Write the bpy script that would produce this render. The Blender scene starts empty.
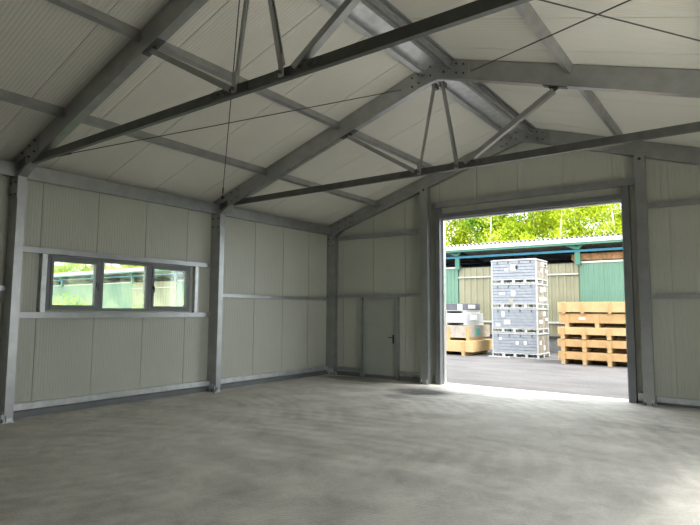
import bpy, math, random
from mathutils import Vector, Matrix
random.seed(7)
scene = bpy.context.scene
col = scene.collection
V = Vector

# ------------------------------------------------------------------ helpers
class MB:
    def __init__(s): s.v = []; s.f = []; s.sm = False
    def add(s, vs, fs):
        n = len(s.v); s.v += [tuple(v) for v in vs]; s.f += [tuple(i + n for i in f) for f in fs]; return s
    def box(s, x0, x1, y0, y1, z0, z1):
        x0, x1 = min(x0, x1), max(x0, x1); y0, y1 = min(y0, y1), max(y0, y1); z0, z1 = min(z0, z1), max(z0, z1)
        return s.add([(x0,y0,z0),(x1,y0,z0),(x1,y1,z0),(x0,y1,z0),(x0,y0,z1),(x1,y0,z1),(x1,y1,z1),(x0,y1,z1)],
                     [(0,3,2,1),(4,5,6,7),(0,1,5,4),(1,2,6,5),(2,3,7,6),(3,0,4,7)])
    def sweep(s, P, Q, off, cap=True):
        """closed outline given as world-space offsets, swept from P to Q"""
        P = V(P); Q = V(Q); n = len(off)
        vs = [P + V(o) for o in off] + [Q + V(o) for o in off]
        fs = [(i, (i+1) % n, n + (i+1) % n, n + i) for i in range(n)]
        if cap: fs += [tuple(range(n-1, -1, -1)), tuple(range(n, 2*n))]
        return s.add(vs, fs)
    def csec(s, P, Q, hd, fd, h, w, lip=.02, t=.006):
        """C section: hd depth direction, fd flange direction, swept from P to Q, P on the outer web corner"""
        hd = V(hd).normalized(); fd = V(fd).normalized()
        pts = [(0,0),(h,0),(h,w),(h-lip,w),(h-lip,w-t),(h-t,w-t),(h-t,t),(t,t),(t,w-t),(lip,w-t),(lip,w),(0,w)]
        return s.sweep(P, Q, [hd*a + fd*b for a, b in pts])
    def cyl(s, P, Q, r, n=8, r2=None):
        P = V(P); Q = V(Q); d = (Q-P).normalized(); a = d.orthogonal().normalized(); b = d.cross(a)
        r2 = r if r2 is None else r2
        c = [a*math.cos(2*math.pi*i/n) + b*math.sin(2*math.pi*i/n) for i in range(n)]
        return s.add([P + k*r for k in c] + [Q + k*r2 for k in c],
              [(i, (i+1) % n, n+(i+1) % n, n+i) for i in range(n)] + [tuple(range(n-1,-1,-1)), tuple(range(n, 2*n))])
    def bar(s, P, Q, w, h, up=(0,0,1)):
        P = V(P); Q = V(Q); d = (Q-P).normalized(); a = d.cross(V(up)).normalized(); b = a.cross(d)
        return s.sweep(P, Q, [a*w/2+b*h/2, -a*w/2+b*h/2, -a*w/2-b*h/2, a*w/2-b*h/2])
    def prism(s, poly, d):
        n = len(poly); d = V(d)
        return s.add([V(p) for p in poly] + [V(p)+d for p in poly],
              [(i, (i+1) % n, n+(i+1) % n, n+i) for i in range(n)] + [tuple(range(n-1,-1,-1)), tuple(range(n, 2*n))])
    def build(s, name, mat, parent=None, bevel=0, smooth=False, recalc=True):
        me = bpy.data.meshes.new(name); me.from_pydata(s.v, [], s.f); me.materials.append(M[mat])
        if recalc:
            import bmesh
            bm = bmesh.new(); bm.from_mesh(me); bmesh.ops.recalc_face_normals(bm, faces=bm.faces); bm.to_mesh(me); bm.free()
        if smooth:
            for p in me.polygons: p.use_smooth = True
        o = bpy.data.objects.new(name, me); col.objects.link(o)
        if parent: o.parent = parent
        if bevel:
            b = o.modifiers.new('bevel', 'BEVEL'); b.width = bevel; b.segments = 2; b.limit_method = 'ANGLE'
        return o

def tag(o, label=None, cat=None, group=None, kind=None):
    if label: o['label'] = label
    if cat: o['category'] = cat
    if group: o['group'] = group
    if kind: o['kind'] = kind
    return o
def thing(name, label, cat, loc=(0,0,0), group=None):
    o = bpy.data.objects.new(name, None); col.objects.link(o); o.location = loc; o.empty_display_size = .2
    return tag(o, label, cat, group)
def dup(o, loc=None, label=None, parent=None):
    c = o.copy(); col.objects.link(c)
    if parent: c.parent = parent
    if loc is not None: c.location = loc
    if label: c['label'] = label
    for ch in list(o.children): dup(ch, parent=c)
    return c

# ------------------------------------------------------------------ materials
M = {}
def mat(name, base, rough=.6, metal=0., var=None, bump=None, spec=.5, scale=3., extra=None, trans=None):
    m = bpy.data.materials.new(name); m.use_nodes = True; nt = m.node_tree; N = nt.nodes; L = nt.links
    p = N['Principled BSDF']
    p.inputs['Base Color'].default_value = (*base, 1); p.inputs['Roughness'].default_value = rough
    p.inputs['Metallic'].default_value = metal; p.inputs['Specular IOR Level'].default_value = spec
    tc = N.new('ShaderNodeTexCoord')
    no = N.new('ShaderNodeTexNoise'); no.inputs['Scale'].default_value = scale; no.inputs['Detail'].default_value = 6
    L.new(tc.outputs['Object'], no.inputs['Vector'])
    if var:
        r = N.new('ShaderNodeValToRGB'); r.color_ramp.elements[0].position = .35; r.color_ramp.elements[1].position = .68
        r.color_ramp.elements[0].color = (*[c*(1-var) for c in base], 1); r.color_ramp.elements[1].color = (*[min(1, c*(1+var)) for c in base], 1)
        L.new(no.outputs['Fac'], r.inputs['Fac']); L.new(r.outputs['Color'], p.inputs['Base Color'])
    if bump:
        b = N.new('ShaderNodeBump'); b.inputs['Strength'].default_value = bump; b.inputs['Distance'].default_value = .01
        L.new(no.outputs['Fac'], b.inputs['Height']); L.new(b.outputs['Normal'], p.inputs['Normal'])
    M[name] = m
    return m, nt, p, tc, no
mat('galvanised', (.42,.43,.43), .36, .85, var=.09, bump=.05, scale=5)
mat('galvanised_dark', (.15,.155,.15), .42, .8, var=.12, bump=.05, scale=6)
mat('galvanised_bright', (.64,.66,.67), .36, .7, var=.12, scale=7)
mat('hole', (.02,.02,.02), .8)
mat('panel', (.52,.53,.455), .33, 0, var=.03, scale=1.3)
mat('panel_roof', (.69,.68,.61), .36, 0, var=.03, scale=1.1)
mat('outer_skin', (.35,.37,.38), .5)
mat('door_paint', (.38,.40,.35), .42, 0, var=.03, scale=2)
mat('frame_grey', (.19,.20,.215), .4)
mat('jamb_grey', (.17,.18,.185), .45, .2, var=.08)
mat('black', (.012,.012,.014), .35)
mat('rod', (.10,.10,.095), .5, .5)
mat('rubber', (.02,.02,.02), .8)
mat('timber', (.56,.34,.15), .75, 0, var=.10, bump=.2, scale=5)
mat('timber_pale', (.60,.41,.20), .75, 0, var=.08, bump=.2, scale=5)
mat('timber_old', (.50,.27,.12), .8, 0, var=.3, scale=8)
mat('plywood', (.44,.38,.32), .75, 0, var=.18, scale=6)
mat('teal_label', (.10,.42,.36), .6)
mat('paper', (.85,.85,.83), .6)
mat('crate_grey', (.33,.345,.38), .5, .15, var=.10, scale=6)
mat('crate_rim', (.50,.51,.53), .5, .1, var=.06, scale=6)
mat('crate_end', (.27,.24,.20), .6, 0, var=.35, scale=5)
mat('pallet_white', (.52,.52,.51), .6, 0, var=.08, scale=5)
mat('tarp', (.13,.13,.15), .6, 0, var=.2, scale=4)
mat('shed_green', (.17,.31,.22), .6, 0, var=.05, scale=1)
mat('shed_beige', (.33,.31,.20), .6, 0, var=.10, scale=1)
mat('shed_rail', (.62,.62,.56), .5)
mat('post_green', (.07,.24,.16), .5)
mat('beam_blue', (.03,.24,.36), .5)
mat('corrugated', (.64,.61,.58), .6, 0, var=.15, scale=2)
mat('fascia', (.58,.62,.60), .45, .3)
mat('concrete_plinth', (.20,.20,.19), .9, 0, var=.12, scale=3)
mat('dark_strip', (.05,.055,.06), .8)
mat('bark', (.42,.36,.27), .9, 0, var=.3, bump=.4, scale=7)
mat('birch_bark', (.72,.66,.55), .8, 0, var=.15, scale=5)
mat('bark_dark', (.16,.12,.08), .9, 0, var=.3, bump=.4, scale=7)
mat('house_wall', (.78,.78,.76), .8)
mat('house_roof', (.30,.12,.08), .8)
mat('house_glass', (.08,.10,.12), .2)

def leafmat(name, c1, c2):
    m = bpy.data.materials.new(name); m.use_nodes = True; nt = m.node_tree; N = nt.nodes; L = nt.links
    N.remove(N['Principled BSDF']); out = N['Material Output']
    tc = N.new('ShaderNodeTexCoord'); no = N.new('ShaderNodeTexNoise'); no.inputs['Scale'].default_value = 1.1; no.inputs['Detail'].default_value = 5
    L.new(tc.outputs['Object'], no.inputs['Vector'])
    r = N.new('ShaderNodeValToRGB'); r.color_ramp.elements[0].position = .36; r.color_ramp.elements[1].position = .64
    r.color_ramp.elements[0].color = (*c1, 1); r.color_ramp.elements[1].color = (*c2, 1); L.new(no.outputs['Fac'], r.inputs['Fac'])
    d = N.new('ShaderNodeBsdfDiffuse'); t = N.new('ShaderNodeBsdfTranslucent'); mx = N.new('ShaderNodeMixShader'); mx.inputs['Fac'].default_value = .5
    L.new(r.outputs['Color'], d.inputs['Color']); L.new(r.outputs['Color'], t.inputs['Color'])
    L.new(d.outputs[0], mx.inputs[1]); L.new(t.outputs[0], mx.inputs[2]); L.new(mx.outputs[0], out.inputs['Surface'])
    M[name] = m
leafmat('leaf', (.33,.45,.03), (.62,.68,.06))
leafmat('leaf_deep', (.18,.34,.04), (.42,.58,.09))

def glassmat():
    m = bpy.data.materials.new('glass'); m.use_nodes = True; nt = m.node_tree; N = nt.nodes; L = nt.links
    N.remove(N['Principled BSDF']); out = N['Material Output']
    t = N.new('ShaderNodeBsdfTransparent'); t.inputs['Color'].default_value = (.93,.96,.94,1)
    g = N.new('ShaderNodeBsdfGlossy'); g.inputs['Roughness'].default_value = .02
    tc = N.new('ShaderNodeTexCoord'); no = N.new('ShaderNodeTexNoise'); no.inputs['Scale'].default_value = 2.2; no.inputs['Detail'].default_value = 4
    L.new(tc.outputs['Object'], no.inputs['Vector'])
    fr = N.new('ShaderNodeFresnel'); fr.inputs['IOR'].default_value = 1.5
    a = N.new('ShaderNodeMixShader'); L.new(fr.outputs[0], a.inputs['Fac']); L.new(t.outputs[0], a.inputs[1]); L.new(g.outputs[0], a.inputs[2])
    # thin dusty film; its yellow-green tint paints in the trees' reflections
    df = N.new('ShaderNodeBsdfTranslucent'); df.inputs['Color'].default_value = (.80,.92,.55,1)
    mr = N.new('ShaderNodeMapRange'); mr.inputs['From Min'].default_value = .35; mr.inputs['From Max'].default_value = .7
    mr.inputs['To Min'].default_value = .03; mr.inputs['To Max'].default_value = .36
    L.new(no.outputs['Fac'], mr.inputs['Value'])
    b = N.new('ShaderNodeMixShader'); L.new(mr.outputs[0], b.inputs['Fac']); L.new(a.outputs[0], b.inputs[1]); L.new(df.outputs[0], b.inputs[2])
    L.new(b.outputs[0], out.inputs['Surface']); M['glass'] = m
glassmat()

def floormat():
    m, nt, p, tc, no = mat('concrete_floor', (.36,.35,.33), .72, 0)
    N = nt.nodes; L = nt.links
    def noise(scale, detail=6, dist=0., vec=None, rough=.55):
        n = N.new('ShaderNodeTexNoise'); n.inputs['Scale'].default_value = scale; n.inputs['Detail'].default_value = detail
        n.inputs['Distortion'].default_value = dist; n.inputs['Roughness'].default_value = rough
        L.new(vec or tc.outputs['Object'], n.inputs['Vector']); return n
    def mapr(src, a, b, c, d):
        r = N.new('ShaderNodeMapRange'); r.inputs['From Min'].default_value = a; r.inputs['From Max'].default_value = b
        r.inputs['To Min'].default_value = c; r.inputs['To Max'].default_value = d; L.new(src, r.inputs['Value']); return r.outputs[0]
    def mul(a, b):
        r = N.new('ShaderNodeMath'); r.operation = 'MULTIPLY'; L.new(a, r.inputs[0]); L.new(b, r.inputs[1]); return r.outputs[0]
    # sweeping arcs left by the power float and the broom
    tot = None
    def add(q):
        nonlocal tot
        if tot is None: tot = q; return
        ad = N.new('ShaderNodeMath'); ad.operation = 'ADD'; L.new(tot, ad.inputs[0]); L.new(q, ad.inputs[1]); tot = ad.outputs[0]
    for k, (cx, cy, sc, w, dist) in enumerate(((5.5,-12.8,.9,.15,3.),(0.5,-11.5,1.1,.13,3.),(8.0,-6.5,1.0,.13,3.),(3.4,-3.0,1.2,.13,3.),(4.5,-16,3.6,.10,5.),(-1,-7.5,4.2,.10,5.))):
        mp = N.new('ShaderNodeMapping'); mp.inputs['Location'].default_value = (-cx, -cy, 0)
        L.new(tc.outputs['Object'], mp.inputs['Vector'])
        wv = N.new('ShaderNodeTexWave'); wv.wave_type = 'RINGS'; wv.rings_direction = 'Z'; wv.inputs['Scale'].default_value = .30*sc
        wv.inputs['Distortion'].default_value = dist; wv.inputs['Detail'].default_value = 4; wv.inputs['Detail Scale'].default_value = .5; wv.inputs['Detail Roughness'].default_value = .6
        L.new(mp.outputs[0], wv.inputs['Vector'])
        mpm = N.new('ShaderNodeMapping'); mpm.inputs['Location'].default_value = (k*7.3, k*3.1, k*1.9); L.new(tc.outputs['Object'], mpm.inputs['Vector'])
        mask = noise(.42, 3, .3, vec=mpm.outputs[0])
        add(mul(mapr(wv.outputs['Fac'], .15, .85, -w/2, w/2), mapr(mask.outputs['Fac'], .46, .60, 0, 1)))
    add(mapr(noise(.35, 3, .4).outputs['Fac'], .3, .7, -.05, .05))
    add(mapr(noise(2.6, 9, .6, rough=.72).outputs['Fac'], .3, .7, -.20, .20))
    add(mapr(noise(45, 5, 0, rough=.7).outputs['Fac'], .3, .7, -.12, .12))
    # damp stains near the gate, a darker patch along the wall by the door
    def dark_patch(cx, cy, rx, ry, amt):
        mp = N.new('ShaderNodeMapping'); mp.inputs['Location'].default_value = (-cx/rx, -cy/ry, 0); mp.inputs['Scale'].default_value = (1/rx, 1/ry, 0)
        wob = N.new('ShaderNodeVectorMath'); wob.operation = 'ADD'
        n2 = noise(2.4, 3); sc2 = N.new('ShaderNodeVectorMath'); sc2.operation = 'SCALE'; sc2.inputs['Scale'].default_value = .5
        L.new(n2.outputs['Color'], sc2.inputs[0]); L.new(tc.outputs['Object'], wob.inputs[0]); L.new(sc2.outputs[0], wob.inputs[1])
        L.new(wob.outputs[0], mp.inputs['Vector'])
        ln = N.new('ShaderNodeVectorMath'); ln.operation = 'LENGTH'; L.new(mp.outputs[0], ln.inputs[0])
        return mapr(ln.outputs['Value'], .55, 1.15, amt, 0)
    for a in ((2.55,-1.15,.70,.60,-.75),(2.5,-2.0,.35,.25,-.45),(.15,-.25,1.1,.40,-.55),(5.6,-.55,.5,.25,-.2),(6.9,-2.2,.6,.35,-.15)):
        ad = N.new('ShaderNodeMath'); ad.operation = 'ADD'; L.new(tot, ad.inputs[0]); L.new(dark_patch(*a), ad.inputs[1]); tot = ad.outputs[0]
    f = N.new('ShaderNodeMath'); f.operation = 'ADD'; L.new(tot, f.inputs[0]); f.inputs[1].default_value = 1.0
    vm = N.new('ShaderNodeVectorMath'); vm.operation = 'SCALE'; vm.inputs[0].default_value = (.62,.59,.54); L.new(f.outputs[0], vm.inputs['Scale'])
    L.new(vm.outputs[0], p.inputs['Base Color'])
    # broom ridges, running across the hall in slightly curved strokes
    wv = N.new('ShaderNodeTexWave'); wv.bands_direction = 'Y'; wv.inputs['Scale'].default_value = 9.5; wv.inputs['Distortion'].default_value = 14
    wv.inputs['Detail'].default_value = 2; wv.inputs['Detail Scale'].default_value = .35
    mp = N.new('ShaderNodeMapping'); mp.inputs['Rotation'].default_value = (0,0,-.35); L.new(tc.outputs['Object'], mp.inputs['Vector']); L.new(mp.outputs[0], wv.inputs['Vector'])
    h = N.new('ShaderNodeMath'); h.operation = 'ADD'; L.new(mapr(wv.outputs['Fac'],0,1,0,.7), h.inputs[0]); L.new(noise(22, 6).outputs['Fac'], h.inputs[1])
    b = N.new('ShaderNodeBump'); b.inputs['Strength'].default_value = .4; b.inputs['Distance'].default_value = .010
    L.new(h.outputs[0], b.inputs['Height']); L.new(b.outputs['Normal'], p.inputs['Normal'])
    L.new(mapr(noise(1.3,4).outputs['Fac'], .3,.7,.55,.85), p.inputs['Roughness'])
floormat()
def asphaltmat():
    m, nt, p, tc, no = mat('asphalt', (.13,.13,.135), .9, 0)
    N = nt.nodes; L = nt.links
    a = N.new('ShaderNodeTexNoise'); a.inputs['Scale'].default_value = .8; a.inputs['Detail'].default_value = 8; a.inputs['Roughness'].default_value = .7
    c = N.new('ShaderNodeTexNoise'); c.inputs['Scale'].default_value = 30; c.inputs['Detail'].default_value = 4
    mp = N.new('ShaderNodeMapping'); mp.inputs['Scale'].default_value = (.6,1.6,1)
    L.new(tc.outputs['Object'], mp.inputs['Vector']); L.new(mp.outputs[0], a.inputs['Vector']); L.new(tc.outputs['Object'], c.inputs['Vector'])
    ad = N.new('ShaderNodeMath'); ad.operation = 'ADD'; L.new(a.outputs['Fac'], ad.inputs[0]); L.new(c.outputs['Fac'], ad.inputs[1])
    r = N.new('ShaderNodeValToRGB'); r.color_ramp.elements[0].position = .75; r.color_ramp.elements[1].position = 1.25
    sc = N.new('ShaderNodeMath'); sc.operation = 'MULTIPLY'; sc.inputs[1].default_value = .8; L.new(ad.outputs[0], sc.inputs[0])
    r.color_ramp.elements[0].position = .62; r.color_ramp.elements[1].position = .98
    r.color_ramp.elements[0].color = (.062,.059,.062,1); r.color_ramp.elements[1].color = (.145,.138,.138,1)
    L.new(sc.outputs[0], r.inputs['Fac']); L.new(r.outputs['Color'], p.inputs['Base Color'])
    b = N.new('ShaderNodeBump'); b.inputs['Strength'].default_value = .5; b.inputs['Distance'].default_value = .02
    L.new(c.outputs['Fac'], b.inputs['Height']); L.new(b.outputs['Normal'], p.inputs['Normal'])
asphaltmat()

# ------------------------------------------------------------------ dimensions
XR = 4.17; SL = .32; XL = -1.33; XE = 2*XR - XL           # ridge, slope, wall faces
def rtop(x): return 5.81 - SL*abs(x - XR)
def rbot(x): return 5.495 - SL*abs(x - XR)
def ceil_z(x): return 5.82 - SL*abs(x - XR)
YF = [0.0, -4.03, -8.06, -12.09]                            # far faces of the portal frames
TH = .125
YB = -20.2

# ------------------------------------------------------------------ panel sheets
def sheet(O, ud, vd, nd, u0, u1, vlo, vhi, thick=.1, phase=0., jp=.97, pitch=.0485, amp=.0026, mb=None, extra=()):
    """micro-ribbed sandwich panel face: profile along u, straight along v; grooves between panels; flat back"""
    O, ud, vd, nd = V(O), V(ud), V(vd), V(nd)
    fl = vlo if callable(vlo) else (lambda u: vlo); fh = vhi if callable(vhi) else (lambda u: vhi)
    ev = {u0: None, u1: None}
    k = math.floor((u0 - phase)/jp) - 1
    while phase + k*jp < u1 + jp:
        j = phase + k*jp
        for a in (-.008, -.005, .005, .008): ev[j+a] = None
        q = pitch*.5
        while q < jp - .03:
            for a in (-.012, -.008, .008, .012): ev[j+q+a] = None
            q += pitch
        k += 1
    for e in extra: ev[e] = None
    us = sorted(u for u in ev if u0 <= u <= u1)
    def dep(u):
        r = (u - phase) % jp; rr = min(r, jp - r)
        if rr < .0055: return -.014
        if rr < .009: return 0
        q = (r % pitch) - pitch*.5
        return -amp if abs(q) < .0085 else 0
    mb = mb or MB()
    n = len(us); vs = []
    for u in us:
        d = dep(u)
        vs += [O + ud*u + vd*fl(u) + nd*d, O + ud*u + vd*fh(u) + nd*d, O + ud*u + vd*fl(u) - nd*thick, O + ud*u + vd*fh(u) - nd*thick]
    fs = []
    for i in range(n-1):
        a = 4*i; b = a+4
        fs += [(a, b, b+1, a+1), (a+2, a+3, b+3, b+2), (a, a+2, b+2, b), (a+1, b+1, b+3, a+3)]
    fs += [(0,1,3,2), (4*n-4, 4*n-2, 4*n-1, 4*n-3)]
    return mb.add(vs, fs)

# left wall with window hole
WY0, WY1, WZ0, WZ1 = -7.57, -4.70, 1.68, 2.61
def wallx(name, x, nx, holes, y0, y1, phase):
    mb = MB(); H = ceil_z(x) + .02
    ys = sorted({y0, y1} | {h[0] for h in holes} | {h[1] for h in holes})
    for a, b in zip(ys[:-1], ys[1:]):
        hs = [h for h in holes if h[0] <= a and h[1] >= b]
        segs = [(0, H)]
        if hs: segs = [(0, hs[0][2]), (hs[0][3], H)]
        for s in segs:
            if s[1] - s[0] > .01: sheet((x,0,0), (0,1,0), (0,0,1), (nx,0,0), a, b, s[0], s[1], phase=phase, mb=mb)
    return tag(mb.build(name, 'panel', recalc=False), kind='structure')
wallx('wall_left', XL, 1, [(WY0, WY1, WZ0, WZ1)], YB, 0.02, -1.86)
RH = [(-8.9, -4.25, 0.0, 3.65)]
wallx('wall_right', XE, -1, RH, YB, 0.02, -1.86)
# gable with door and gate holes
GX0, GX1, GZ = 2.13, 6.125, 3.955
DX0, DX1, DZ = -.15, .89, 2.04
def gable(name, y, ny, holes, phase):
    mb = MB(); xs = sorted({XL-.1, XE+.1} | {h[0] for h in holes} | {h[1] for h in holes})
    for a, b in zip(xs[:-1], xs[1:]):
        hs = [h for h in holes if h[0] <= a and h[1] >= b]
        sheet((0,y,0), (1,0,0), (0,0,1), (0,ny,0), a, b, hs[0][2] if hs else 0, lambda u: ceil_z(u)+.02, phase=phase, mb=mb, extra=(XR,))
    return tag(mb.build(name, 'panel', recalc=False), kind='structure')
gable('wall_gable', 0.02, -1, [(GX0, GX1, GZ), (DX0, DX1, DZ)], .13)
gable('wall_back', YB, 1, [(3.9, 4.4, 2.0)], .13)
# ceiling : two ribbed roof slopes (ribs run down the slope)
for sd, nm in ((-1, 'ceiling'), (1, 'ceiling')):
    L_ = (XR - XL + .25)*math.sqrt(1+SL*SL); c = 1/math.sqrt(1+SL*SL)
    vd = V((sd*c, 0, -SL*c)); nd = V((-sd*SL*c, 0, -c))
    mb = sheet((XR, 0, 5.82), (0,1,0), vd, nd, YB-.1, .12, 0, L_, phase=-4.62, jp=1.0, pitch=.05, amp=.003)
    tag(mb.build(nm, 'panel_roof', recalc=False), kind='structure')
# ridge liner plate between the two ridge purlins
tag(MB().prism([(XR-.27,YB,5.66),(XR,YB,5.735),(XR+.27,YB,5.66),(XR+.27,YB,5.672),(XR,YB,5.747),(XR-.27,YB,5.672)], (0,-YB,0)).build('trim_ridge','galvanised_bright'), kind='structure')
# floor slab and yard
tag(MB().box(XL-.25, XE+.25, YB-.3, .26, -.25, 0).build('floor', 'concrete_floor'), kind='structure')
g = MB(); g.add([(-120,-60,-.03),(90,-60,-.03),(90,120,-.03),(-120,120,-.03)], [(0,1,2,3)])
tag(g.build('ground', 'asphalt'), kind='structure')
tag(MB().box(XE+.26, XE+9, -14, 1, -.2, -.02).build('floor_bounce_slab', 'concrete_floor'), kind='structure')  # unseen pale slab, added to bounce sunlight up to the ceiling
# gate threshold angle
tag(MB().box(GX0-.1, GX1+.1, .261, .30, -.06, .004).build('trim_threshold', 'galvanised_bright'), kind='structure')

# ------------------------------------------------------------------ bolts
_b = MB(); _b.cyl((0,0,0), (0,-.018,0), .017, 6); _b.cyl((0,-.018,0), (0,-.030,0), .010, 8)
_bz = MB(); _bz.cyl((0,0,0), (0,0,.02), .018, 6); _bz.cyl((0,0,.02), (0,0,.05), .010, 8)
bolt_src = {}
def bolt(parent, loc, kind='y'):
    if kind not in bolt_src:
        o = (_b if kind == 'y' else _bz).build('bolt', 'rod', parent); bolt_src[kind] = o
    else:
        o = bolt_src[kind].copy(); col.objects.link(o); o.parent = parent
    o.location = loc; return o

# ------------------------------------------------------------------ portal frames
def portal(i, label, tie=True, plates=True):
    y1 = YF[i]; y0 = y1 - TH; ym = y0 + TH/2
    t = thing('portal_frame', label, 'steel frame', (XR, ym, 0), 'portal frames of the hall')
    def loc(p): return (p[0]-XR, p[1]-ym, p[2])
    def bld(mb, name, m, par=t, **k):
        mb.v = [loc(v) for v in mb.v]; return mb.build(name, m, par, **k)
    for s in (-1, 1):
        X = lambda d: XR + s*d                      # d = distance from the ridge line
        dw, di = XR - XL - .01, XR + 1.03           # wall side, hall side of the column
        # column: C section, web to the hall's front side, flange into the hall
        mb = MB(); mb.csec((X(di),y0,.06), (X(di),y0,3.80), (s,0,0), (0,1,0), dw-di, TH, .03, .008)
        c = bld(mb, 'column', 'galvanised')
        # rafter: swept along the slope with plumb ends
        h = rtop(0)-rbot(0); tt = .009; w = TH
        pts = [(0,0),(0,h),(w,h),(w,h-.03),(w-tt,h-.03),(w-tt,h-tt),(tt,h-tt),(tt,tt),(w-tt,tt),(w-tt,.03),(w,.03),(w,0)]
        mb = MB(); mb.sweep((X(0), y0, rbot(XR)), (X(dw-.02), y0, rbot(X(dw-.02))), [(0,a,b) for a,b in pts])
        bld(mb, 'rafter', 'galvanised')
        # knee: gusset plate with haunch
        mb = MB(); ka = X(dw-.02); kb = X(di); kc = X(di-.20); kd = X(di-.62)
        mb.prism([(ka,y0-.010,3.42),(kb,y0-.010,3.42),(kb,y0-.010,3.80),(kc,y0-.010,rbot(kc)+.0),(kd,y0-.010,rbot(kd)+.03),(kd,y0-.010,rtop(kd)-.03),(ka,y0-.010,rtop(ka)-.03)], (0,.009,0))
        mb.prism([(kb,y0-.01,3.78),(kc,y0-.01,rbot(kc)-.002),(kc,y0-.01,rbot(kc)+.010),(kb,y0-.01,3.80)], (0,TH+.01,0))
        k = bld(mb, 'knee_plate', 'galvanised' if i else 'galvanised')
        for (dx, dz) in ((.05,3.5),(.22,3.5),(.05,3.68),(.22,3.68)): bolt(k, loc((X(di+dx), y0-.010, dz)))
        for (dx, q) in ((-.12,.08),(-.12,.25),(-.35,.08),(-.35,.25),(-.52,.08),(-.52,.25)): bolt(k, loc((X(di+dx), y0-.010, rbot(X(di+dx))+q)))
        # foot
        mb = MB(); mb.box(X(di-.05), X(dw), y0-.06, y1+.0, 0, .015)
        mb.box(X(di+.01), X(di+.02), y0-.035, y1, .015, .12); mb.box(X(di+.03), X(di+.26), y0-.012, y0-.002, .015, .16)
        mb.box(X(di-.035), X(di-.003), y0+.02, y0+.03, .015, .10)
        b = bld(mb, 'base_plate', 'galvanised_bright')
        for a in (-.03, .08, .20): bolt(b, loc((X(di+a), y0-.04, .015)), 'z')
    # ridge plate
    mb = MB(); e = .55
    mb.prism([(XR-e,y0-.010,rbot(XR-e)+.02),(XR,y0-.010,rbot(XR)-.035),(XR+e,y0-.010,rbot(XR+e)+.02),(XR+e,y0-.010,rtop(XR+e)-.03),(XR,y0-.010,rtop(XR)-.03),(XR-e,y0-.010,rtop(XR-e)-.03)], (0,.009,0))
    k = bld(mb, 'ridge_plate', 'galvanised')
    for dx in (-.46,-.34,-.12,.12,.34,.46):
        for q in (.09,.24): bolt(k, loc((XR+dx, y0-.010, rbot(XR+dx)+q)))
    if tie:
        zt = 3.99
        xa, xb = XL+.42, XE-.42
        mb = MB()
        mb.box(xa, xb, ym-.03, ym+.03, zt-.055, zt+.055)
        bld(mb, 'tie_bar', 'galvanised_dark')
        for s in (-1, 1):
            hx = XR + s*.33 + (.09 if i == 2 else 0)
            mb = MB(); mb.box(hx-.14 if s > 0 else hx-.42, hx+.42 if s > 0 else hx+.14, ym-.042, ym-.031, zt-.05, zt+.05)
            sp = bld(mb, 'splice_plate', 'galvanised_dark')
            for q in (.10,.2,.3,.38): bolt(sp, loc((hx+s*q, ym-.042, zt)))
            # end plate from tie to knee
            ex = xa if s < 0 else xb
            mb = MB(); mb.prism([(ex-s*.10,y0-.019,zt-.06),(ex-s*.10,y0-.019,zt+.06),(ex+s*.14,y0-.019,rbot(ex)+.12),(ex+s*.14,y0-.019,rbot(ex)-.02)], (0,.008,0))
            bld(mb, 'tie_end_plate', 'galvanised_dark')
            # hanger
            mb = MB(); mb.bar((XR+s*.07,ym-.05,5.40), (hx,ym-.085,zt-.03), .045, .012, up=(0,1,0)); mb.bar((XR+s*.07,ym-.02,5.40), (hx,ym-.06,zt+.06), .045, .012, up=(0,1,0))
            mb.bar((hx-s*.006,ym-.095,zt+.16), (hx,ym-.095,zt-.06), .06, .014, up=(0,1,0))
            hg = bld(mb, 'hanger', 'galvanised'); bolt(hg, loc((hx, ym-.102, zt-.02)))
            mb = MB(); mb.box(XR+s*.03, XR+s*.11, y0+.01, y1-.01, 5.33, 5.41)
            bld(mb, 'hanger_bracket', 'galvanised_dark')
            # diagonal strut : angle
            A = V((hx+s*.09, ym-.02, zt+.05)); B = V((XR+s*1.79, ym-.02, 4.88)); d = (B-A).normalized(); n = V((-d.z,0,d.x)) * (1 if s > 0 else -1)
            mb = MB(); mb.sweep(A, B, [V((0,-.035,0)), V((0,-.028,0)), n*-.063+V((0,-.028,0)), n*-.063+V((0,.045,0)), n*-.07+V((0,.045,0)), n*-.07+V((0,-.035,0))])
            bld(mb, 'strut', 'galvanised' if i else 'galvanised')
            mb = MB(); cx = XR+s*1.82
            mb.prism([(cx-.16,y0+.01,rbot(cx-.16)-.012),(cx+.16,y0+.01,rbot(cx+.16)-.012),(cx+.16,y0+.01,rbot(cx+.16)-.001),(cx-.16,y0+.01,rbot(cx-.16)-.001)], (0,TH-.02,0))
            mb.prism([(cx-.10,ym+.0,rbot(cx-.1)-.012),(cx+.06,ym,rbot(cx+.06)-.012),(cx-s*.03,ym,rbot(cx)-.09)], (0,.008,0))
            sb = bld(mb, 'strut_bracket', 'galvanised_dark')
            bolt(sb, loc((cx-.02*s, ym-.01, rbot(cx)-.045)))
    return t
portal(0, 'gable portal frame standing against the end wall around the gate, without a tie bar', tie=False)
portal(1, 'middle portal frame spanning the hall just before the corner bay with the door')
portal(2, 'nearest portal frame, its left column at the left edge of the picture')
portal(3, 'portal frame above and behind the viewer, out of the picture')

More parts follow.
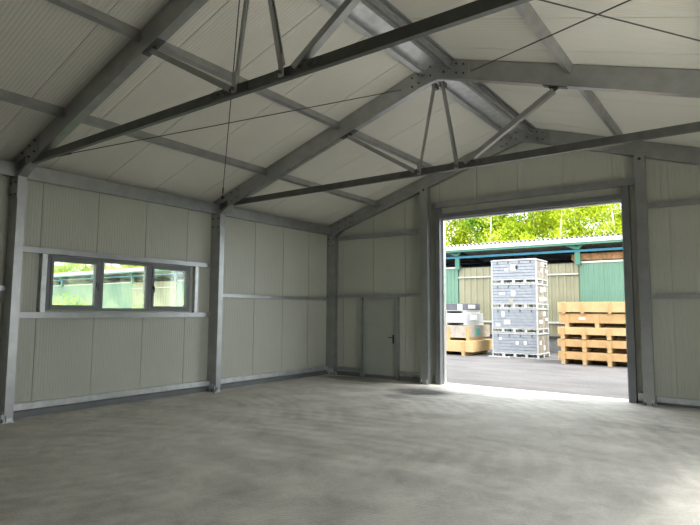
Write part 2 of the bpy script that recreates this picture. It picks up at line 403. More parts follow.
# ------------------------------------------------------------------ purlins (between the frames)
def purlin(xc, y0, y1, h, label, open_side=1, name='purlin', m='galvanised', group='roof purlins'):
    s = -1 if xc < XR else 1
    c = 1/math.sqrt(1+SL*SL); nd = V((-s*SL*c*-1, 0, c))      # outward roof normal
    nd = V((s*SL*c, 0, c)); td = V((s*c, 0, -SL*c))
    P = V((xc, y0, ceil_z(xc)-.006)) ; Q = V((xc, y1, ceil_z(xc)-.006))
    w = .07
    mb = MB(); base = P
    mb.csec((0,0,0), (0,y1-y0,0), -nd, td*open_side, h, w, .018, .006)
    # end cleats
    o = mb.build(name, m); o.location = P
    cb = MB()
    for yy in (0, y1-y0-.006):
        a = td*open_side*.005; b_ = td*open_side*-.09
        cb.prism([V((0,yy,0))+a-nd*.02, V((0,yy,0))+b_*0-nd*.02, V((0,yy,0))-nd*(h-.02), V((0,yy,0))+a-nd*(h-.02)], (0,.006,0))
    tag(o, label, 'purlin', group)
    return o
bays = [(YF[1]+.004, YF[0]-TH-.004, 'far bay'), (YF[2]+.004, YF[1]-TH-.004, 'middle bay'), (YF[3]+.004, YF[2]-TH-.004, 'nearest bay')]
for y0, y1, bn in bays:
    purlin(.31, y0, y1, .13, 'galvanised purlin, lowest one on the left roof slope, in the '+bn, 1)
    purlin(2.15, y0, y1, .13, 'galvanised purlin midway up the left roof slope, in the '+bn, 1)
    purlin(3.92, y0, y1, .155, 'galvanised ridge purlin left of the ridge line, in the '+bn, 1, m='galvanised')
    purlin(4.42, y0, y1, .155, 'galvanised ridge purlin right of the ridge line, in the '+bn, 1)
    purlin(6.26, y0, y1, .13, 'galvanised purlin midway up the right roof slope, in the '+bn, -1)
    purlin(8.06, y0, y1, .13, 'galvanised purlin, lowest one on the right roof slope, in the '+bn, -1)
    for s in (-1, 1):
        x = XL+.17 if s < 0 else XE-.17
        mb = MB(); mb.csec((0,0,0), (0,y1-y0,0), (0,0,-1), (s,0,0), .20, .10, .02, .006)
        mb.sweep((s*.035,0,.03), (s*.035,y1-y0,.03), [(0,0,0),(s*.09,0,0),(s*.09,0,-.024),(0,0,-.024)])
        o = mb.build('eave_purlin', 'galvanised'); o.location = (x-s*.03, y0, 3.985)
        tag(o, 'galvanised eave purlin along the %s wall top, in the %s' % ('left' if s < 0 else 'right', bn), 'purlin', 'eave purlins')

# roof bracing rods, a cross on each slope of the middle bay
for s in (-1, 1):
    sd = 'left' if s < 0 else 'right'
    f = lambda d, y, z: V((XR + s*d, y, z))
    for A, B, nm in ((f(5.02,-7.98,4.06), f(.62,-4.25,5.40), 'thin roof rod from the near %s knee to the middle frame ridge' % sd),
                     (f(5.05,-4.25,4.08), f(.40,-8.0,5.47), 'thin roof rod from the middle frame %s knee to the near frame ridge' % sd)):
        d = (B-A).normalized()
        t = thing('bracing_rod', nm, 'rod', A, 'roof bracing rods')
        MB().cyl((0,0,0), B-A, .008, 8).build('rod', 'rod', t, smooth=False)
        MB().cyl(d*.28, d*.50, .018, 8).build('turnbuckle', 'rod', t)
        k = MB(); k.bar(V((0,0,0))-d*.03, d*.12, .05, .012); k.build('fork_end', 'rod', t)

# ------------------------------------------------------------------ wall rails (girts)
def rail_x(side, y0, y1, z0, z1, label, depth=.09, m='galvanised', group='wall rails'):
    """rail on a side wall"""
    s = 1 if side == 'left' else -1; xw = XL if s > 0 else XE
    mb = MB(); h = z1-z0
    mb.csec((xw+s*depth, y0, z0), (xw+s*depth, y1, z0), (0,0,1), (-s,0,0), h, depth-.003, .018, .005)
    for yy in (y0, y1-.006): mb.box(xw+s*.004, xw+s*(depth-.006), yy, yy+.006, z0+.006, z1-.006)
    o = mb.build('wall_rail', m); return tag(o, label, 'rail', group)
def rail_y(x0, x1, z0, z1, label, depth=.09, m='galvanised', group='wall rails', yw=.02):
    mb = MB(); h = z1-z0
    mb.csec((x0, yw-depth, z0), (x1, yw-depth, z0), (0,0,1), (0,1,0), h, depth-.003, .018, .005)
    for xx in (x0, x1-.006): mb.box(xx, xx+.006, yw-depth+.006, yw-.004, z0+.006, z1-.006)
    o = mb.build('wall_rail', m); return tag(o, label, 'rail', group)
a0, a1, _ = bays[0]; b0, b1, _ = bays[1]; c0, c1, _ = bays[2]
rail_x('left', a0, a1, 1.99, 2.07, 'horizontal galvanised rail at mid height on the left wall, corner bay')
rail_x('left', b0, b1, 2.62, 2.71, 'horizontal galvanised rail along the top of the windows')
rail_x('left', b0, b1, 1.56, 1.66, 'horizontal galvanised rail along the bottom of the windows')
rail_x('left', c0, c1, 1.99, 2.07, 'horizontal galvanised rail at mid height on the left wall, nearest bay')
for (y0, y1), bn in (((a0,a1),'corner bay'), ((b0,b1),'window bay'), ((c0,c1),'nearest bay')):
    rail_x('left', y0, y1, .13, .225, 'galvanised base rail on the left wall, '+bn, m='galvanised_bright', depth=.10)
    if bn == 'corner bay':
        rail_x('right', y0, y1, .13, .225, 'galvanised base rail on the right wall, '+bn, m='galvanised_bright')
        rail_x('right', y0, y1, 1.99, 2.07, 'horizontal galvanised rail at mid height on the right wall, '+bn)
PL0, PL1, PR0, PR1 = 1.71, 1.91, 6.40, 6.58
rail_y(-1.0, PL0-.01, 3.64, 3.75, 'high galvanised rail on the gable wall, above the steel door rail')
rail_y(-1.0, PL0-.01, 2.07, 2.145, 'galvanised rail running over the steel door')
rail_y(-1.0, -.25, .155, .225, 'short galvanised base rail on the gable wall left of the steel door')
rail_y(.97, PL0-.01, .155, .225, 'short galvanised base rail on the gable wall right of the steel door')
rail_y(PR1+.01, XE-.33, 3.73, 3.83, 'high galvanised rail on the gable wall right of the gate')
rail_y(PR1+.01, XE-.33, 1.98, 2.07, 'mid height galvanised rail on the gable wall right of the gate')
rail_y(PR1+.01, XE-.33, .05, .15, 'galvanised base rail on the gable wall right of the gate', m='galvanised_bright')
rail_y(PL1+.01, PR0-.01, 4.22, 4.36, 'heavy galvanised lintel rail crossing above the gate opening', depth=.11)
rail_y(GX1+.15, PR0-.01, .06, .20, 'very short galvanised base rail between gate frame and right gable post', m='galvanised_bright')
rail_y(PL1+.01, GX0-.13, .10, .20, 'very short galvanised base rail between left gable post and gate frame')

for nm, b in (('rail_gap_shade_left', (XL+.001, XL+.055, YF[3], -.15)), ('rail_gap_shade_right', (XE-.055, XE-.001, YF[1], -.15))):  # dark strips standing in for the shaded gap beneath the base rails
    tag(MB().box(b[0], b[1], b[2], b[3], 0, .10).build(nm, 'jamb_grey'), kind='structure')
for a, b in ((-1.0, DX0-.06), (DX1+.055, PL0-.01), (PR1+.01, XE-.33)):  # gap shade as dark strips along the gable wall too
    tag(MB().box(a, b, -.03, .018, 0, .10 if a < 5 else .045).build('rail_gap_shade_gable', 'jamb_grey'), kind='structure')
# gable posts
for x0, x1, lb in ((PL0, PL1, 'tall galvanised gable post left of the gate, bright right flange'), (PR0, PR1, 'tall galvanised gable post right of the gate')):
    t = thing('gable_post', lb, 'post', ((x0+x1)/2, -.2, 0), 'gable posts beside the gate')
    xm = (x0+x1)/2; zt = rbot(xm)-.02
    mb = MB()
    ya, yb = -.315, -.15
    mb.box(x0-xm, x1-xm, ya+.2, ya+.208, .02, zt)
    mb.box(x0-xm, x0-xm+.008, ya+.209, yb+.2-.005, .02, zt-.01); mb.box(x1-xm-.008, x1-xm, ya+.209, yb+.2-.005, .02, zt-.01)
    mb.build('shaft', 'galvanised', t)
    b = MB().box(x0-xm-.05, x1-xm+.05, ya+.15, yb+.2, 0, .014).box(x0-xm+.02, x0-xm+.03, ya+.165, ya+.199, .014, .12).box(x1-xm-.03, x1-xm-.02, ya+.165, ya+.199, .014, .12).build('base_plate', 'galvanised_bright', t)
    bolt(b, (-.06, ya+.17, .014), 'z'); bolt(b, (.06, ya+.17, .014), 'z')
    bolt(t, (0, ya+.2, zt-.07))
    MB().cyl((0, ya+.199, zt-.07), (0, ya+.196, zt-.07), .03, 12).build('bolt_washer', 'hole', t)

# ------------------------------------------------------------------ gate frame
t = thing('gate_frame', 'dark grey steel frame lining the large gate opening in the gable wall', 'gate frame', ((GX0+GX1)/2, 0, 0))
gx = (GX0+GX1)/2
MB().box(GX0-.12-gx, GX0-gx, -.12, .018, 0, 4.215).build('jamb', 'jamb_grey', t, bevel=.004)
MB().box(GX1-gx, GX1+.13-gx, -.12, .018, 0, 4.215).build('jamb', 'jamb_grey', t, bevel=.004)
MB().box(GX0-gx, GX1-gx, -.09, .018, GZ, GZ+.10).build('head', 'jamb_grey', t, bevel=.004)
MB().box(GX0-gx+.001, GX0-gx+.035, .022, .14, 0, GZ-.001).build('reveal_trim', 'galvanised_bright', t)
MB().box(GX1-gx-.035, GX1-gx-.001, .022, .14, 0, GZ-.001).build('reveal_trim', 'galvanised_bright', t)
MB().box(GX0-gx+.036, GX1-gx-.036, .022, .14, GZ-.035, GZ-.001).build('reveal_trim', 'galvanised_bright', t)
# outer wall drip trims left/right are plain

# ------------------------------------------------------------------ steel door
d = thing('door_1', None, None, ((DX0+DX1)/2, 0, 0)); tag(d, kind='structure')
dx = (DX0+DX1)/2
leaf = MB().box(DX0+.046-dx, DX1-.036-dx, -.02, .03, .089, DZ-.046).build('door_leaf', 'door_paint', d, bevel=.004)
fr = MB().box(DX0-dx, DX0+.045-dx, -.03, .10, .02, DZ).box(DX1-.035-dx, DX1-dx, -.03, .10, .02, DZ).box(DX0+.045-dx, DX1-.035-dx, -.03, .10, DZ-.045, DZ)
fr.build('door_frame', 'door_paint', d)
MB().box(DX0+.001-dx, DX1-.001-dx, -.015, .09, .0, .088).build('door_sill', 'jamb_grey', d)
h = MB().box(.770-dx-.02, .770-dx+.025, -.034, -.021, .90, 1.12).cyl((.772-dx,-.034,1.05),(.772-dx,-.085,1.05),.011,10)
h.bar((.780-dx,-.08,1.05),(.66-dx,-.08,1.055),.022,.022); h.cyl((.772-dx,-.034,.95),(.772-dx,-.042,.95),.012,10)
h.build('door_handle', 'black', leaf, bevel=.003)
for x0, x1, lb in ((DX0-.055, DX0-.008, 'thin galvanised upright left of the steel door'), (DX1+.008, DX1+.05, 'thin galvanised upright right of the steel door')):
    mb = MB(); mb.csec((x0, -.105, 0), (x0, -.105, 2.065), (1,0,0), (0,1,0), x1-x0, .12, .012, .005)
    tag(mb.build('door_post', 'galvanised'), lb, 'post', 'uprights beside the door')

# ------------------------------------------------------------------ windows (three units in the left wall)
units = [(-7.57, -6.64), (-6.64, -5.66), (-5.66, -4.70)]
for k, (y0, y1) in enumerate(units):
    w = thing('window_%d' % (k+1), None, None, (XL, (y0+y1)/2, WZ0)); tag(w, kind='structure')
    ym = (y0+y1)/2; a = y0-ym+.002; b = y1-ym-.002; H = WZ1-WZ0-.004; X0, X1 = -.06, .055; f = .055
    sash = k != 1
    fr = MB().box(X0,X1,a,a+f,.002,H).box(X0,X1,b-f,b,.002,H).box(X0,X1,a+f,b-f,.002,f).box(X0,X1,a+f,b-f,H-f,H).build('window_frame','frame_grey',w,bevel=.004)
    ia, ib, iz0, iz1 = a+f, b-f, f, H-f
    if sash:
        g = .045
        sh = MB().box(-.03,X1+.018,ia+.001,ia+g,iz0,iz1).box(-.03,X1+.018,ib-g,ib-.001,iz0,iz1).box(-.03,X1+.018,ia+g,ib-g,iz0,iz0+g).box(-.03,X1+.018,ia+g,ib-g,iz1-g,iz1).build('sash','frame_grey',w,bevel=.004)
        hy = (ib-g/2) if k == 0 else (ia+g/2)
        MB().box(X1+.019, X1+.032, hy-.014, hy+.014, H/2-.035, H/2+.035).cyl((X1+.032,hy,H/2),(X1+.06,hy,H/2),.009,8).box(X1+.052,X1+.066,hy-.010,hy+.010,H/2-.10,H/2+.01).build('window_handle','black',sh)
        ia += g; ib -= g; iz0 += g; iz1 -= g
    MB().box(-.005,.005,ia,ib,iz0,iz1).build('pane','glass',w)
for y0, y1, lb in ((-7.665, -7.585, 'short galvanised upright left of the window row'), (-4.60, -4.525, 'short pale galvanised upright right of the window row')):
    mb = MB(); mb.csec((XL+.088, y0, 1.662), (XL+.088, y0, 2.618), (0,1,0), (-1,0,0), y1-y0, .083, .015, .005)
    tag(mb.build('window_post', 'galvanised_bright'), lb, 'post', 'uprights beside the windows')
MB_ = MB().box(XL-.10, XL+.004, WY0-.02, WY1+.02, WZ0-.025, WZ0-.001)

# ------------------------------------------------------------------ outdoors : long open-fronted shed
YC, YP, YW, ZR = 12.5, 13.0, 13.16, 4.82
SX0, SX1 = -62.0, 20.0
sh = thing('storage_shed', 'long shed with corrugated canopy roof and green and beige clad walls across the yard', 'shed', (0, YP, 0))
def sb(mb, name, m, par=sh, **k):
    mb.v = [(v[0], v[1]-YP, v[2]) for v in mb.v]; return mb.build(name, m, par, **k)
# corrugated roof sheet
mb = MB(); n = int((SX1-SX0)/.2*6); vs = []
for i in range(n+1):
    x = SX0 + (SX1-SX0)*i/n; z = .05*math.sin(2*math.pi*x/.2)
    vs += [(x, YC-.12, ZR+.10+z), (x, 26.0, ZR-1.1+z)]
mb.add(vs, [(2*i, 2*i+2, 2*i+3, 2*i+1) for i in range(n)])
ro = sb(mb, 'corrugated_roof', 'corrugated', recalc=False)
so = ro.modifiers.new('thickness', 'SOLIDIFY'); so.thickness = .008
sb(MB().box(SX0, SX1, YC-.06, YC-.02, ZR-.13, ZR+.055), 'fascia', 'fascia')
sb(MB().box(SX0, SX1, YC-.019, YC+.06, ZR-.22, ZR-.10), 'eave_beam', 'post_green')
sb(MB().box(SX0, SX1, YP-.08, YP+.04, 4.33, 4.43), 'cross_beam', 'beam_blue')
posts = [2.12 + 5.65*k for k in range(-11, 4)]
for x in posts:
    sb(MB().box(x-.12, x+.10, YP-.079, YP+.05, 3.78, 4.329).box(x-.02,x+.02,YP-.05,YP+.03,4.431,4.6), 'post', 'post_green')
    br = MB(); br.prism([(x-.11, YP-.2, 4.44),(x+.10,YP-.2,4.44),(x+.35,YP-.2,4.72),(x-.75,YP-.2,4.72)], (0,.1,0))
    sb(br, 'bracket', 'post_green')
    rf = MB(); rf.bar((x, YC+.1, 4.66), (x, 25.5, 3.6), .08, .16)
    sb(rf, 'roof_beam', 'dark_strip')
for yy in (16.5, 19.5, 22.5):
    sb(MB().box(SX0, SX1, yy-.04, yy+.04, ZR-.02-(yy-YC)*.089-.10, ZR-.02-(yy-YC)*.089), 'roof_purlin', 'dark_strip')
def clad(x0, x1, y, z0, z1, pitch=.2, d=.03):
    mb = MB(); x = x0; vs = []
    while x < x1-.001:
        for a, dd in ((0,0),(.55,0),(.65,-d),(.9,-d),(1.0,0)):
            xx = min(x + a*pitch, x1); vs += [(xx, y+dd, z0), (xx, y+dd, z1)]
        x += pitch
    n = len(vs)//2
    mb.add(vs, [(2*i, 2*i+2, 2*i+3, 2*i+1) for i in range(n-1)])
    mb.add([(x0,y+.1,z0),(x1,y+.1,z0),(x1,y+.1,z1),(x0,y+.1,z1)], [(0,1,2,3)])
    return mb
segs = [(-62,-32.0,'g'),(-32.0,-26.2,'b'),(-26.2,-20.5,'g'),(-20.5,-14.9,'b'),(-14.9,-9.2,'g'),(-9.2,-3.55,'g'),(-3.55,2.10,'b'),(2.10,8.0,'g'),(8.0,20,'g')]
for x0, x1, kd in segs:
    if kd == 'g':
        sb(clad(x0+.02, x1-.02, YW, .66, 3.84), 'green_cladding', 'shed_green', recalc=False)
        sb(MB().box(x0, x1, YW-.06, YW+.3, 3.845, 3.93), 'coping', 'shed_rail')
    else:
        sb(clad(x0, x1, YW, .66, 3.86, .32, .05), 'beige_cladding', 'shed_beige', recalc=False)
        sb(MB().box(x0, x1, YW-.12, YW-.06, 3.36, 3.42), 'door_rail', 'shed_rail')
        sb(MB().box(x0, x1, YW-.14, YW-.06, 1.22, 1.30), 'door_rail', 'shed_rail')
    sb(MB().box(x0+.001, x1-.001, YW-.10, YW+.1, .55, .655), 'dark_sill', 'dark_strip')
    sb(MB().box(x0+.001, x1-.001, YW-.04, YW+.1, -.03, .549), 'plinth', 'concrete_plinth')
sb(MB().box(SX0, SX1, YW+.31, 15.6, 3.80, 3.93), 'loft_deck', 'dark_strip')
sb(MB().box(SX0, SX1, 25.6, 25.8, -.03, 3.6), 'rear_wall', 'corrugated')
sb(MB().box(SX0-.2, SX0, YP, 25.8, -.03, 3.6), 'end_wall', 'shed_green'); sb(MB().box(SX1, SX1+.2, YP, 25.8, -.03, 3.6), 'end_wall', 'shed_green')

# timber crate stored on the green store room roof, and others seen through the windows
def roof_crate(x0, x1, y0, y1, z0, z1, label, m='timber_old'):
    t = thing('timber_crate', label, 'crate', ((x0+x1)/2, (y0+y1)/2, z0), 'timber crates lying on top of the shed walls')
    W, D, H = (x1-x0)/2, (y1-y0)/2, z1-z0
    mb = MB().box(-W,W,-D,D,.08,H)
    for q in (-.98,-.35,.35,.98): mb.box(W*q-.04, W*q+.04, -D-.02, -D, .08, H)
    mb.build('box', m, t)
    for q in (-.9,0,.9):
        MB().box(W*q-.06 if q<0 else W*q-.05, W*q+.06, -D, D, 0, .079).build('runner', m, t)
roof_crate(1.55, 1.95, 13.35, 14.6, 3.88, 4.25, 'small brown crate end behind the green post under the canopy') if False else None
roof_crate(1.75, 4.05, 13.50, 14.6, 3.931, 4.30, 'brown timber crate lying on the green store under the canopy')
roof_crate(-12.6, -9.9, 13.5, 14.6, 3.931, 4.25, 'brown timber crate on the store far to the left, behind the wall')
# ------------------------------------------------------------------ grey crates, a stack of four
cx0, cx1, cy0, cy1, CH = -.24, 1.55, 9.05, 10.42, .952
def grey_crate(z, label, marks):
    W = (cx1-cx0)/2; D = (cy1-cy0)/2; xm = (cx0+cx1)/2; ym = (cy0+cy1)/2
    t = thing('grey_crate', label, 'crate', (xm, ym, z), 'grey crates stacked four high')
    # pallet: bottom boards, blocks, top board
    b = MB()
    b.box(-W-.02, W+.02, -D-.02, D+.02, .135, .17)
    b.build('deck', 'pallet_white', t)
    for yy in (-D, 0, D):
        MB().box(-W-.02, W+.02, max(yy-.05,-D-.01), min(yy+.05,D+.01), 0, .028).build('runner', 'pallet_white', t)
    for k in range(5):
        xx = -W + (2*W)*k/4
        for yy in (-D+.04, 0, D-.04):
            MB().box(max(xx-.05,-W-.01), min(xx+.05,W+.01), yy-.05, yy+.05, .028, .135).build('block', 'pallet_white', t)
    # ribbed body
    mb = MB(); zb, zt = .17, .885; nrib = 6
    mb.box(-W+.03, W-.02, -D+.035, D-.02, zb, zt)
    for k in range(nrib):
        z0 = zb + .01 + (zt-zb)*k/nrib; z1 = z0 + (zt-zb)/nrib - .03
        mb.box(-W+.01, W-.05, -D+.004, -D+.036, z0, z1)
    mb.build('body', 'crate_grey', t, bevel=0)
    mb = MB().box(W-.021, W-.006, -D+.05, D-.05, zb+.02, zt-.02)
    for k in range(4): mb.box(W-.007, W, -D+.06+k*.42, -D+.11+k*.42, zb+.02, zt-.02)
    mb.build('end_panel', 'crate_end', t)
    for sx in (-1,1):
        for sy in (-1,1): MB().box(sx*(W-.045), sx*(W+.003), sy*(D-.045), sy*(D+.003), zb, zt).build('corner_angle', 'crate_rim', t)
    MB().box(-W-.02, W+.02, -D-.02, D+.02, .886, .93).box(-W+.05,W-.05,-D+.05,D-.05,.93,.951).build('lid', 'crate_rim', t, bevel=.005)
    for k in range(4):
        MB().box(-W+.22+k*.44, -W+.27+k*.44, -D-.012, -D+.003, .79, .885).build('clip', 'galvanised_dark', t)
    for (u, v, w_, h_, m, side) in marks:
        if side == 'f': mb = MB().box(u, u+w_, -D-.006, -D+.003, v, v+h_)
        else: mb = MB().box(W+.001, W+.008, u, u+w_, v, v+h_)
        mb.build('label_sheet', m, t)
    return t
rs = random.Random(3)
def endmarks(n): return [(rs.uniform(-.8,.5), rs.uniform(.25,.7), rs.uniform(.15,.35), rs.uniform(.08,.2), 'paper', 's') for _ in range(n)]
grey_crate(0*CH-.03, 'grey ribbed crate at the bottom of the four high stack, two small white marks', [(-.62,.66,.10,.10,'paper','f'),(.05,.50,.10,.12,'paper','f'),(.36,.50,.10,.14,'paper','f')]+endmarks(2))
grey_crate(1*CH-.03, 'grey ribbed crate second from the bottom of the stack, pale sheet low on its front', [(-.50,.62,.13,.18,'paper','f'),(-.42,.30,.28,.2,'crate_rim','f'),(-.75,.22,.2,.14,'crate_rim','f')]+endmarks(3))
grey_crate(2*CH-.03, 'grey ribbed crate third from the bottom of the stack, white round mark mid front', [(-.10,.46,.16,.20,'paper','f'),(-.60,.50,.26,.12,'crate_rim','f'),(-.18,.24,.14,.09,'timber_pale','f')]+endmarks(5))
grey_crate(3*CH-.03, 'grey ribbed crate on top of the stack of four, with a small dark mark', [(-.10,.50,.20,.24,'paper','f'),(.08,.56,.09,.14,'black','f'),(-.36,.50,.14,.08,'paper','f')]+endmarks(5))
# white board lying before the stack
tag(MB().box(-.33,.52,8.78,8.96,-.03,0).build('loose_board','pallet_white'), 'white board lying on the asphalt before the grey stack', 'board')

# ------------------------------------------------------------------ timber crates, stack of five at right
def long_crate(x0, x1, y0, y1, z0, ft, H, postx, label, m='timber', pw=.14, group='long timber crates stacked five high'):
    xm = (x0+x1)/2; ym = (y0+y1)/2
    t = thing('timber_crate', label, 'crate', (xm, ym, z0), group)
    a, b = x0-xm, x1-xm; D = (y1-y0)/2
    mb = MB().box(a, b, -D, -D+.025, ft, H).box(a, b, D-.025, D, ft, H).box(a+.0, a+.025, -D+.026, D-.026, ft, H).box(b-.025, b, -D+.026, D-.026, ft, H).box(a+.026,b-.026,-D+.026,D-.026,ft,ft+.03)
    mb.build('side_boards', m, t, bevel=.004)
    mb = MB(); nb = 7
    for k in range(nb):
        y_ = -D + 2*D*k/nb; mb.box(a, b, y_+.005, y_+2*D/nb-.005, H+.001, H+.022)
    mb.build('lid_boards', m, t)
    MB().box(a+.03, b-.03, D*.3, D*.3+.08, 0.01, ft-.001).build('skid', m, t)
    for px in postx:
        MB().box(px-xm-pw/2, px-xm+pw/2, -D-.03, -D-.001, ft-.04, H-.01).build('batten', 'timber', t)
        MB().box(px-xm-pw/2+.01, px-xm+pw/2-.01, -D-.02, D*.3-.001, 0, ft-.001-.04+.039).build('foot', 'timber_pale', t)
    return t
p3 = [2.84, 3.53, 4.30, 5.05, 5.85]
long_crate(2.68, 6.25, 7.60, 9.1, -.03, .17, .395, p3, 'long timber crate at the bottom of the right stack, on the asphalt')
long_crate(2.66, 6.25, 7.62, 9.1, .40, .16, .385, p3, 'long timber crate second from the bottom of the right stack')
long_crate(2.68, 6.25, 7.60, 9.1, .82, .15, .375, p3, 'long timber crate in the middle of the right stack', m='timber_pale')
oc = long_crate(2.72, 6.35, 7.66, 9.1, 1.22, .14, .43, [2.98, 3.94, 4.9, 5.9], 'orange timber crate second from the top of the right stack, with a white tag')
MB().box(-1.16,-.96,-.732,-.721,.24,.33).build('label_sheet','paper',oc)
long_crate(2.70, 6.35, 7.60, 9.1, 1.665, .06, .385, [2.9, 3.5, 4.35, 5.2, 6.0], 'pale timber crate on top of the right stack', m='timber_pale', pw=.10)

# ------------------------------------------------------------------ left stack of four different packages
lx0 = -3.9
long_crate(lx0, -.86, 8.55, 10.9, -.03, .15, .56, [-3.4,-2.3,-1.27], 'orange timber crate at the bottom of the left stack beside the gate', m='timber_pale', group='packages in the left stack')
pc = long_crate(lx0, -1.05, 8.75, 10.8, .56, .10, .57, [-3.3,-2.0,-1.15], 'worn plywood crate with a teal label, second in the left stack', m='plywood', group='packages in the left stack')
pw_ = (-1.05-lx0)/2; tag(MB().box(pw_+.001,pw_+.01,-.42,-.02,.18,.48).build('label_sheet','teal_label',pc), 'teal label')
def parcel(x0, x1, y0, y1, z0, H, m1, m2, label, name='wrapped_pallet'):
    xm=(x0+x1)/2; ym=(y0+y1)/2; W=(x1-x0)/2; D=(y1-y0)/2
    t = thing(name, label, 'pallet', (xm,ym,z0), 'packages in the left stack')
    MB().box(-W,W,-D,D,.12,H).build('load', m1, t, bevel=.015)
    MB().box(-W-.01,W+.01,-D-.01,D+.01,.09,.119).build('deck','pallet_white',t)
    for q in (-1,-.33,.33,1):
        MB().box(W*q-(.12 if q>0 else 0), W*q+(.12 if q<=0 else 0), -D, D, 0, .089).build('foot','pallet_white',t)
    MB().box(W-.35,W-.14,-D-.008,-D-.001,.14,H-.03).build('label_sheet', m2, t)
    MB().box(W+.001,W+.008,-.5,.2,.2,H-.05).build('label_sheet', m2, t)
parcel(lx0+.1, -1.25, 8.85, 10.6, 1.17, .47, 'crate_rim', 'paper', 'pallet of pale wrapped sheets, third in the left stack')
parcel(lx0+.1, -1.30, 8.90, 10.4, 1.65, .40, 'tarp', 'paper', 'pallet under a dark grey cover on top of the left stack')

# ------------------------------------------------------------------ trees behind the shed
def tree_mesh(seed, H, nl, R, trunkr, lm, bm_, leafsize=.24, lowest=.12):
    r = random.Random(seed)
    tr = MB(); fo = MB(); tips = []
    # trunk and limbs
    P = V((0,0,0)); seg = 7; pts = [P]
    for k in range(seg):
        P = P + V((r.uniform(-.22,.22), r.uniform(-.22,.22), H/seg)); pts.append(P)
    for k in range(seg):
        tr.cyl(pts[k], pts[k+1], trunkr*(1-k/seg*.8), 8, trunkr*(1-(k+1)/seg*.8))
    for k in range(26):
        f = r.uniform(.18, .97); i = min(int(f*seg), seg-1); base = pts[i].lerp(pts[i+1], f*seg-i)
        a = r.uniform(0, 2*math.pi); ln = R*(1.15-f*.75)*r.uniform(.6,1.1)
        tip = base + V((math.cos(a)*ln, math.sin(a)*ln, ln*r.uniform(.35,.9)))
        mid = base.lerp(tip, .5) + V((0,0,-.15))
        tr.cyl(base, mid, trunkr*.32*(1-f*.5), 5, trunkr*.2); tr.cyl(mid, tip, trunkr*.2, 5, .012)
        tips += [tip, mid.lerp(tip,.5), mid]
    clumps = [(t_ + V((r.gauss(0,.3), r.gauss(0,.3), r.gauss(0,.3))), r.uniform(.45,.95)) for t_ in tips]
    for k in range(14): clumps.append((V((r.uniform(-R,R)*.8, r.uniform(-R,R)*.8, H*r.uniform(lowest,.5))), r.uniform(.5,1.0)))
    for k in range(nl):
        c, cr = clumps[r.randrange(len(clumps))]
        p = c + V((r.gauss(0,1), r.gauss(0,1), r.gauss(0,.75)))*cr*.55
        a = V((r.gauss(0,1), r.gauss(0,1), r.gauss(0,1))).normalized(); b = a.orthogonal().normalized()
        s_ = leafsize*r.uniform(.6,1.3)
        fo.add([p, p+a*s_*.5+b*s_*.28, p+a*s_, p+a*s_*.5-b*s_*.28], [(0,1,2,3)])
    return tr, fo
kinds = [(11, 12, 16000, 3.2, .16, 'leaf', 'bark'), (23, 13, 16000, 3.4, .20, 'leaf_deep', 'bark'), (37, 11.5, 16000, 3.2, .14, 'leaf', 'bark_dark')]
protos = []
for kd in kinds:
    tr, fo = tree_mesh(*kd)
    t = thing('tree', 'x', 'tree', (0,0,0), 'trees behind the shed')
    tr.build('trunk', kd[6], t, recalc=False, smooth=True); fo.build('foliage', kd[5], t, recalc=False)
    protos.append(t)
# spots (x, y, kind, rotation, scale)
rr = random.Random(5)
spots = []
for x in [-21,-17.5,-14.2,-11.5,-8.6,-5.4,-2.2,1.2,4.6]:
    spots.append((x + rr.uniform(-.6,.6), 31 + rr.uniform(-1.5,1.5), rr.randrange(3), 'g'))
for x in [-24,-18,-12.6,-7.2,-1.5,3.5]:
    spots.append((x + rr.uniform(-.6,.6), 38 + rr.uniform(-1.5,1.5), rr.randrange(3), 'g2'))
for x in [-78,-71,-64,-57.5,-51,-45,-39.5,-34,-29]:
    spots.append((x + rr.uniform(-1,1), 31 + rr.uniform(-2,2), rr.randrange(3), 'w'))
ords = ['first','second','third','fourth','fifth','sixth','seventh','eighth','ninth']
cnt = {'g':0,'g2':0,'w':0}; used = set()
for (x, y, k, g_) in spots:
    i = cnt[g_]; cnt[g_] += 1
    lb = {'g': 'bright green tree right behind the shed, %s from left in the front row' % ords[i],
          'g2': 'tall tree in the rear row behind the shed, %s from left' % ords[i],
          'w': 'green tree over the shed seen through the windows, %s from left' % ords[i]}[g_]
    if k not in used: o = protos[k]; used.add(k); o['label'] = lb
    else: o = dup(protos[k], label=lb)
    o.location = (x, y, -.03); o.rotation_euler = (0,0,rr.uniform(0,6.28)); s_ = rr.uniform(.95,1.15) * (1.2 if g_ == 'g2' else 1); o.scale = (s_,)*3
    o['group'] = {'g':'front row of trees behind the shed','g2':'rear row of trees behind the shed','w':'trees seen through the windows'}[g_]
for k in range(3):
    if k not in used: bpy.data.objects.remove(protos[k])
for q, (x, y) in enumerate(((-12.2,28.3),(-7.4,28.0),(-3.1,28.6),(.6,28.2))):
    lb = 'slender pale barked birch in front of the trees behind the shed, %s from left' % ords[q]
    if q == 0:
        tr, fo = tree_mesh(71, 12.5, 2600, 1.5, .11, 0, 0, .2, .5)
        bt = o = thing('birch_tree', lb, 'tree', (0,0,0), 'slender birches behind the shed')
        tr.build('trunk', 'birch_bark', o, recalc=False, smooth=True); fo.build('foliage', 'leaf', o, recalc=False)
    else: o = dup(bt, label=lb)
    o.location = (x, y, -.03); o.rotation_euler = (0,0,q*1.7)
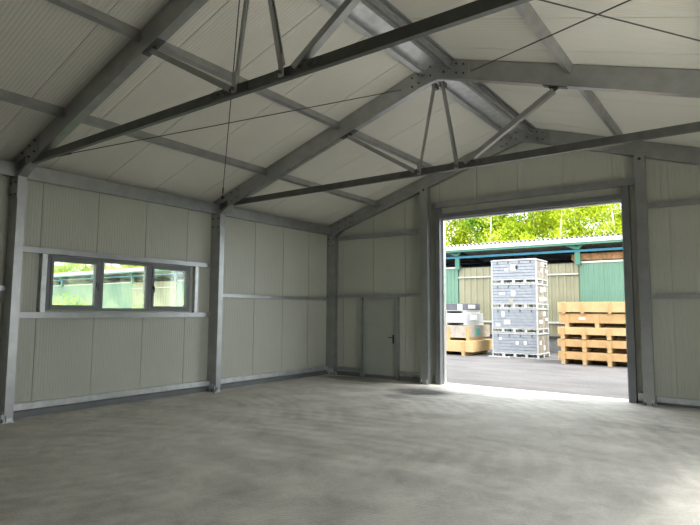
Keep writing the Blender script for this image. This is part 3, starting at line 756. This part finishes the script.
# low undergrowth band closing the view under the crowns
fo = MB(); r = random.Random(99)
for k in range(16000):
    p = V((r.uniform(-85, 14), 33+r.uniform(0,3), r.uniform(0, 5.5)*r.uniform(.7,1))); a = V((r.gauss(0,1), r.gauss(0,1), r.gauss(0,1))).normalized(); b = a.orthogonal().normalized(); s_ = r.uniform(.25,.5)
    fo.add([p, p+a*s_*.5+b*s_*.28, p+a*s_, p+a*s_*.5-b*s_*.28], [(0,1,2,3)])
tag(fo.build('undergrowth', 'leaf_deep', recalc=False), 'dense green undergrowth filling the space beneath the trees', 'shrubs', kind='stuff')

for (x, y, sc, lb) in ((-15.5, -.2, 1.55, 'tall yellow green bush outside, seen through the leftmost window'), (-14.5, 3.2, 1.25, 'smaller yellow green bush outside, seen through the middle window')):
    r = random.Random(int(-x)); t = thing('bush', lb, 'bush', (x, y, -.03))
    st = MB(); fo = MB()
    for k in range(9):
        a = r.uniform(0,6.28); st.cyl((0,0,0), (math.cos(a)*.7*sc, math.sin(a)*.7*sc, 1.3*sc), .03, 5, .008)
    for k in range(2600):
        a = r.uniform(0,6.28); q = math.acos(r.uniform(-.1,1)); rad = sc*r.uniform(.55,1.05)
        p = V((math.cos(a)*math.sin(q)*rad*1.2, math.sin(a)*math.sin(q)*rad*1.2, math.cos(q)*rad*1.3 + .25)); n_ = V((r.gauss(0,1), r.gauss(0,1), r.gauss(0,1))).normalized(); b = n_.orthogonal().normalized(); s_ = r.uniform(.10,.22)
        fo.add([p, p+n_*s_*.5+b*s_*.3, p+n_*s_, p+n_*s_*.5-b*s_*.3], [(0,1,2,3)])
    st.build('stem', 'bark_dark', t); fo.build('foliage', 'leaf_deep', t, recalc=False)

# white house far off, seen through the left window
hx, hy = -88, 42
t = thing('house', 'small white house far behind the shed, seen through the left window', 'house', (hx,hy,0))
MB().box(-1.5,1.5,-3,3,0,8.6).build('wall','house_wall',t)
MB().prism([(-1.8,-3.3,8.6),(1.8,-3.3,8.6),(0,-3.3,9.6)],(0,6.6,0)).build('roof','house_roof',t)
for q in (-.9,.25):
    MB().box(q,q+.6,-3.02,-2.99,6.6,7.8).build('window','house_glass',t)

# ------------------------------------------------------------------ light
w = bpy.data.worlds.new('World'); scene.world = w; w.use_nodes = True
nt = w.node_tree; bg = nt.nodes['Background']
bg.inputs['Color'].default_value = (.90,.96,1.0,1); bg.inputs['Strength'].default_value = 1.0
sun = bpy.data.lights.new('sun', 'SUN'); sun.energy = 1.8; sun.angle = math.radians(20); sun.color = (1,.95,.85)
so_ = bpy.data.objects.new('sun', sun); col.objects.link(so_)
so_.rotation_euler = V((-.50, -.10, -1.0)).to_track_quat('-Z','Y').to_euler()

# ------------------------------------------------------------------ camera
cam = bpy.data.cameras.new('camera'); co = bpy.data.objects.new('camera', cam); col.objects.link(co); scene.camera = co
f_px = 545.389; yaw, pit, rol = (math.radians(a) for a in (-36.309, 5.083, .382))
F = V((math.sin(yaw)*math.cos(pit), math.cos(yaw)*math.cos(pit), math.sin(pit))); R = V((math.cos(yaw), -math.sin(yaw), 0)); U = R.cross(F)
R2 = R*math.cos(rol) + U*math.sin(rol); U2 = U*math.cos(rol) - R*math.sin(rol)
m = Matrix(((R2.x,U2.x,-F.x,8.099),(R2.y,U2.y,-F.y,-11.861),(R2.z,U2.z,-F.z,1.711),(0,0,0,1)))
co.matrix_world = m; cam.sensor_width = 36; cam.sensor_fit = 'HORIZONTAL'; cam.lens = f_px/700*36
cam.clip_end = 400; cam.clip_start = .05

scene.view_settings.view_transform = 'Standard'; scene.view_settings.look = 'None'
scene.view_settings.gamma = 1; scene.view_settings.use_curve_mapping = False
scene.view_settings.exposure = 2.15
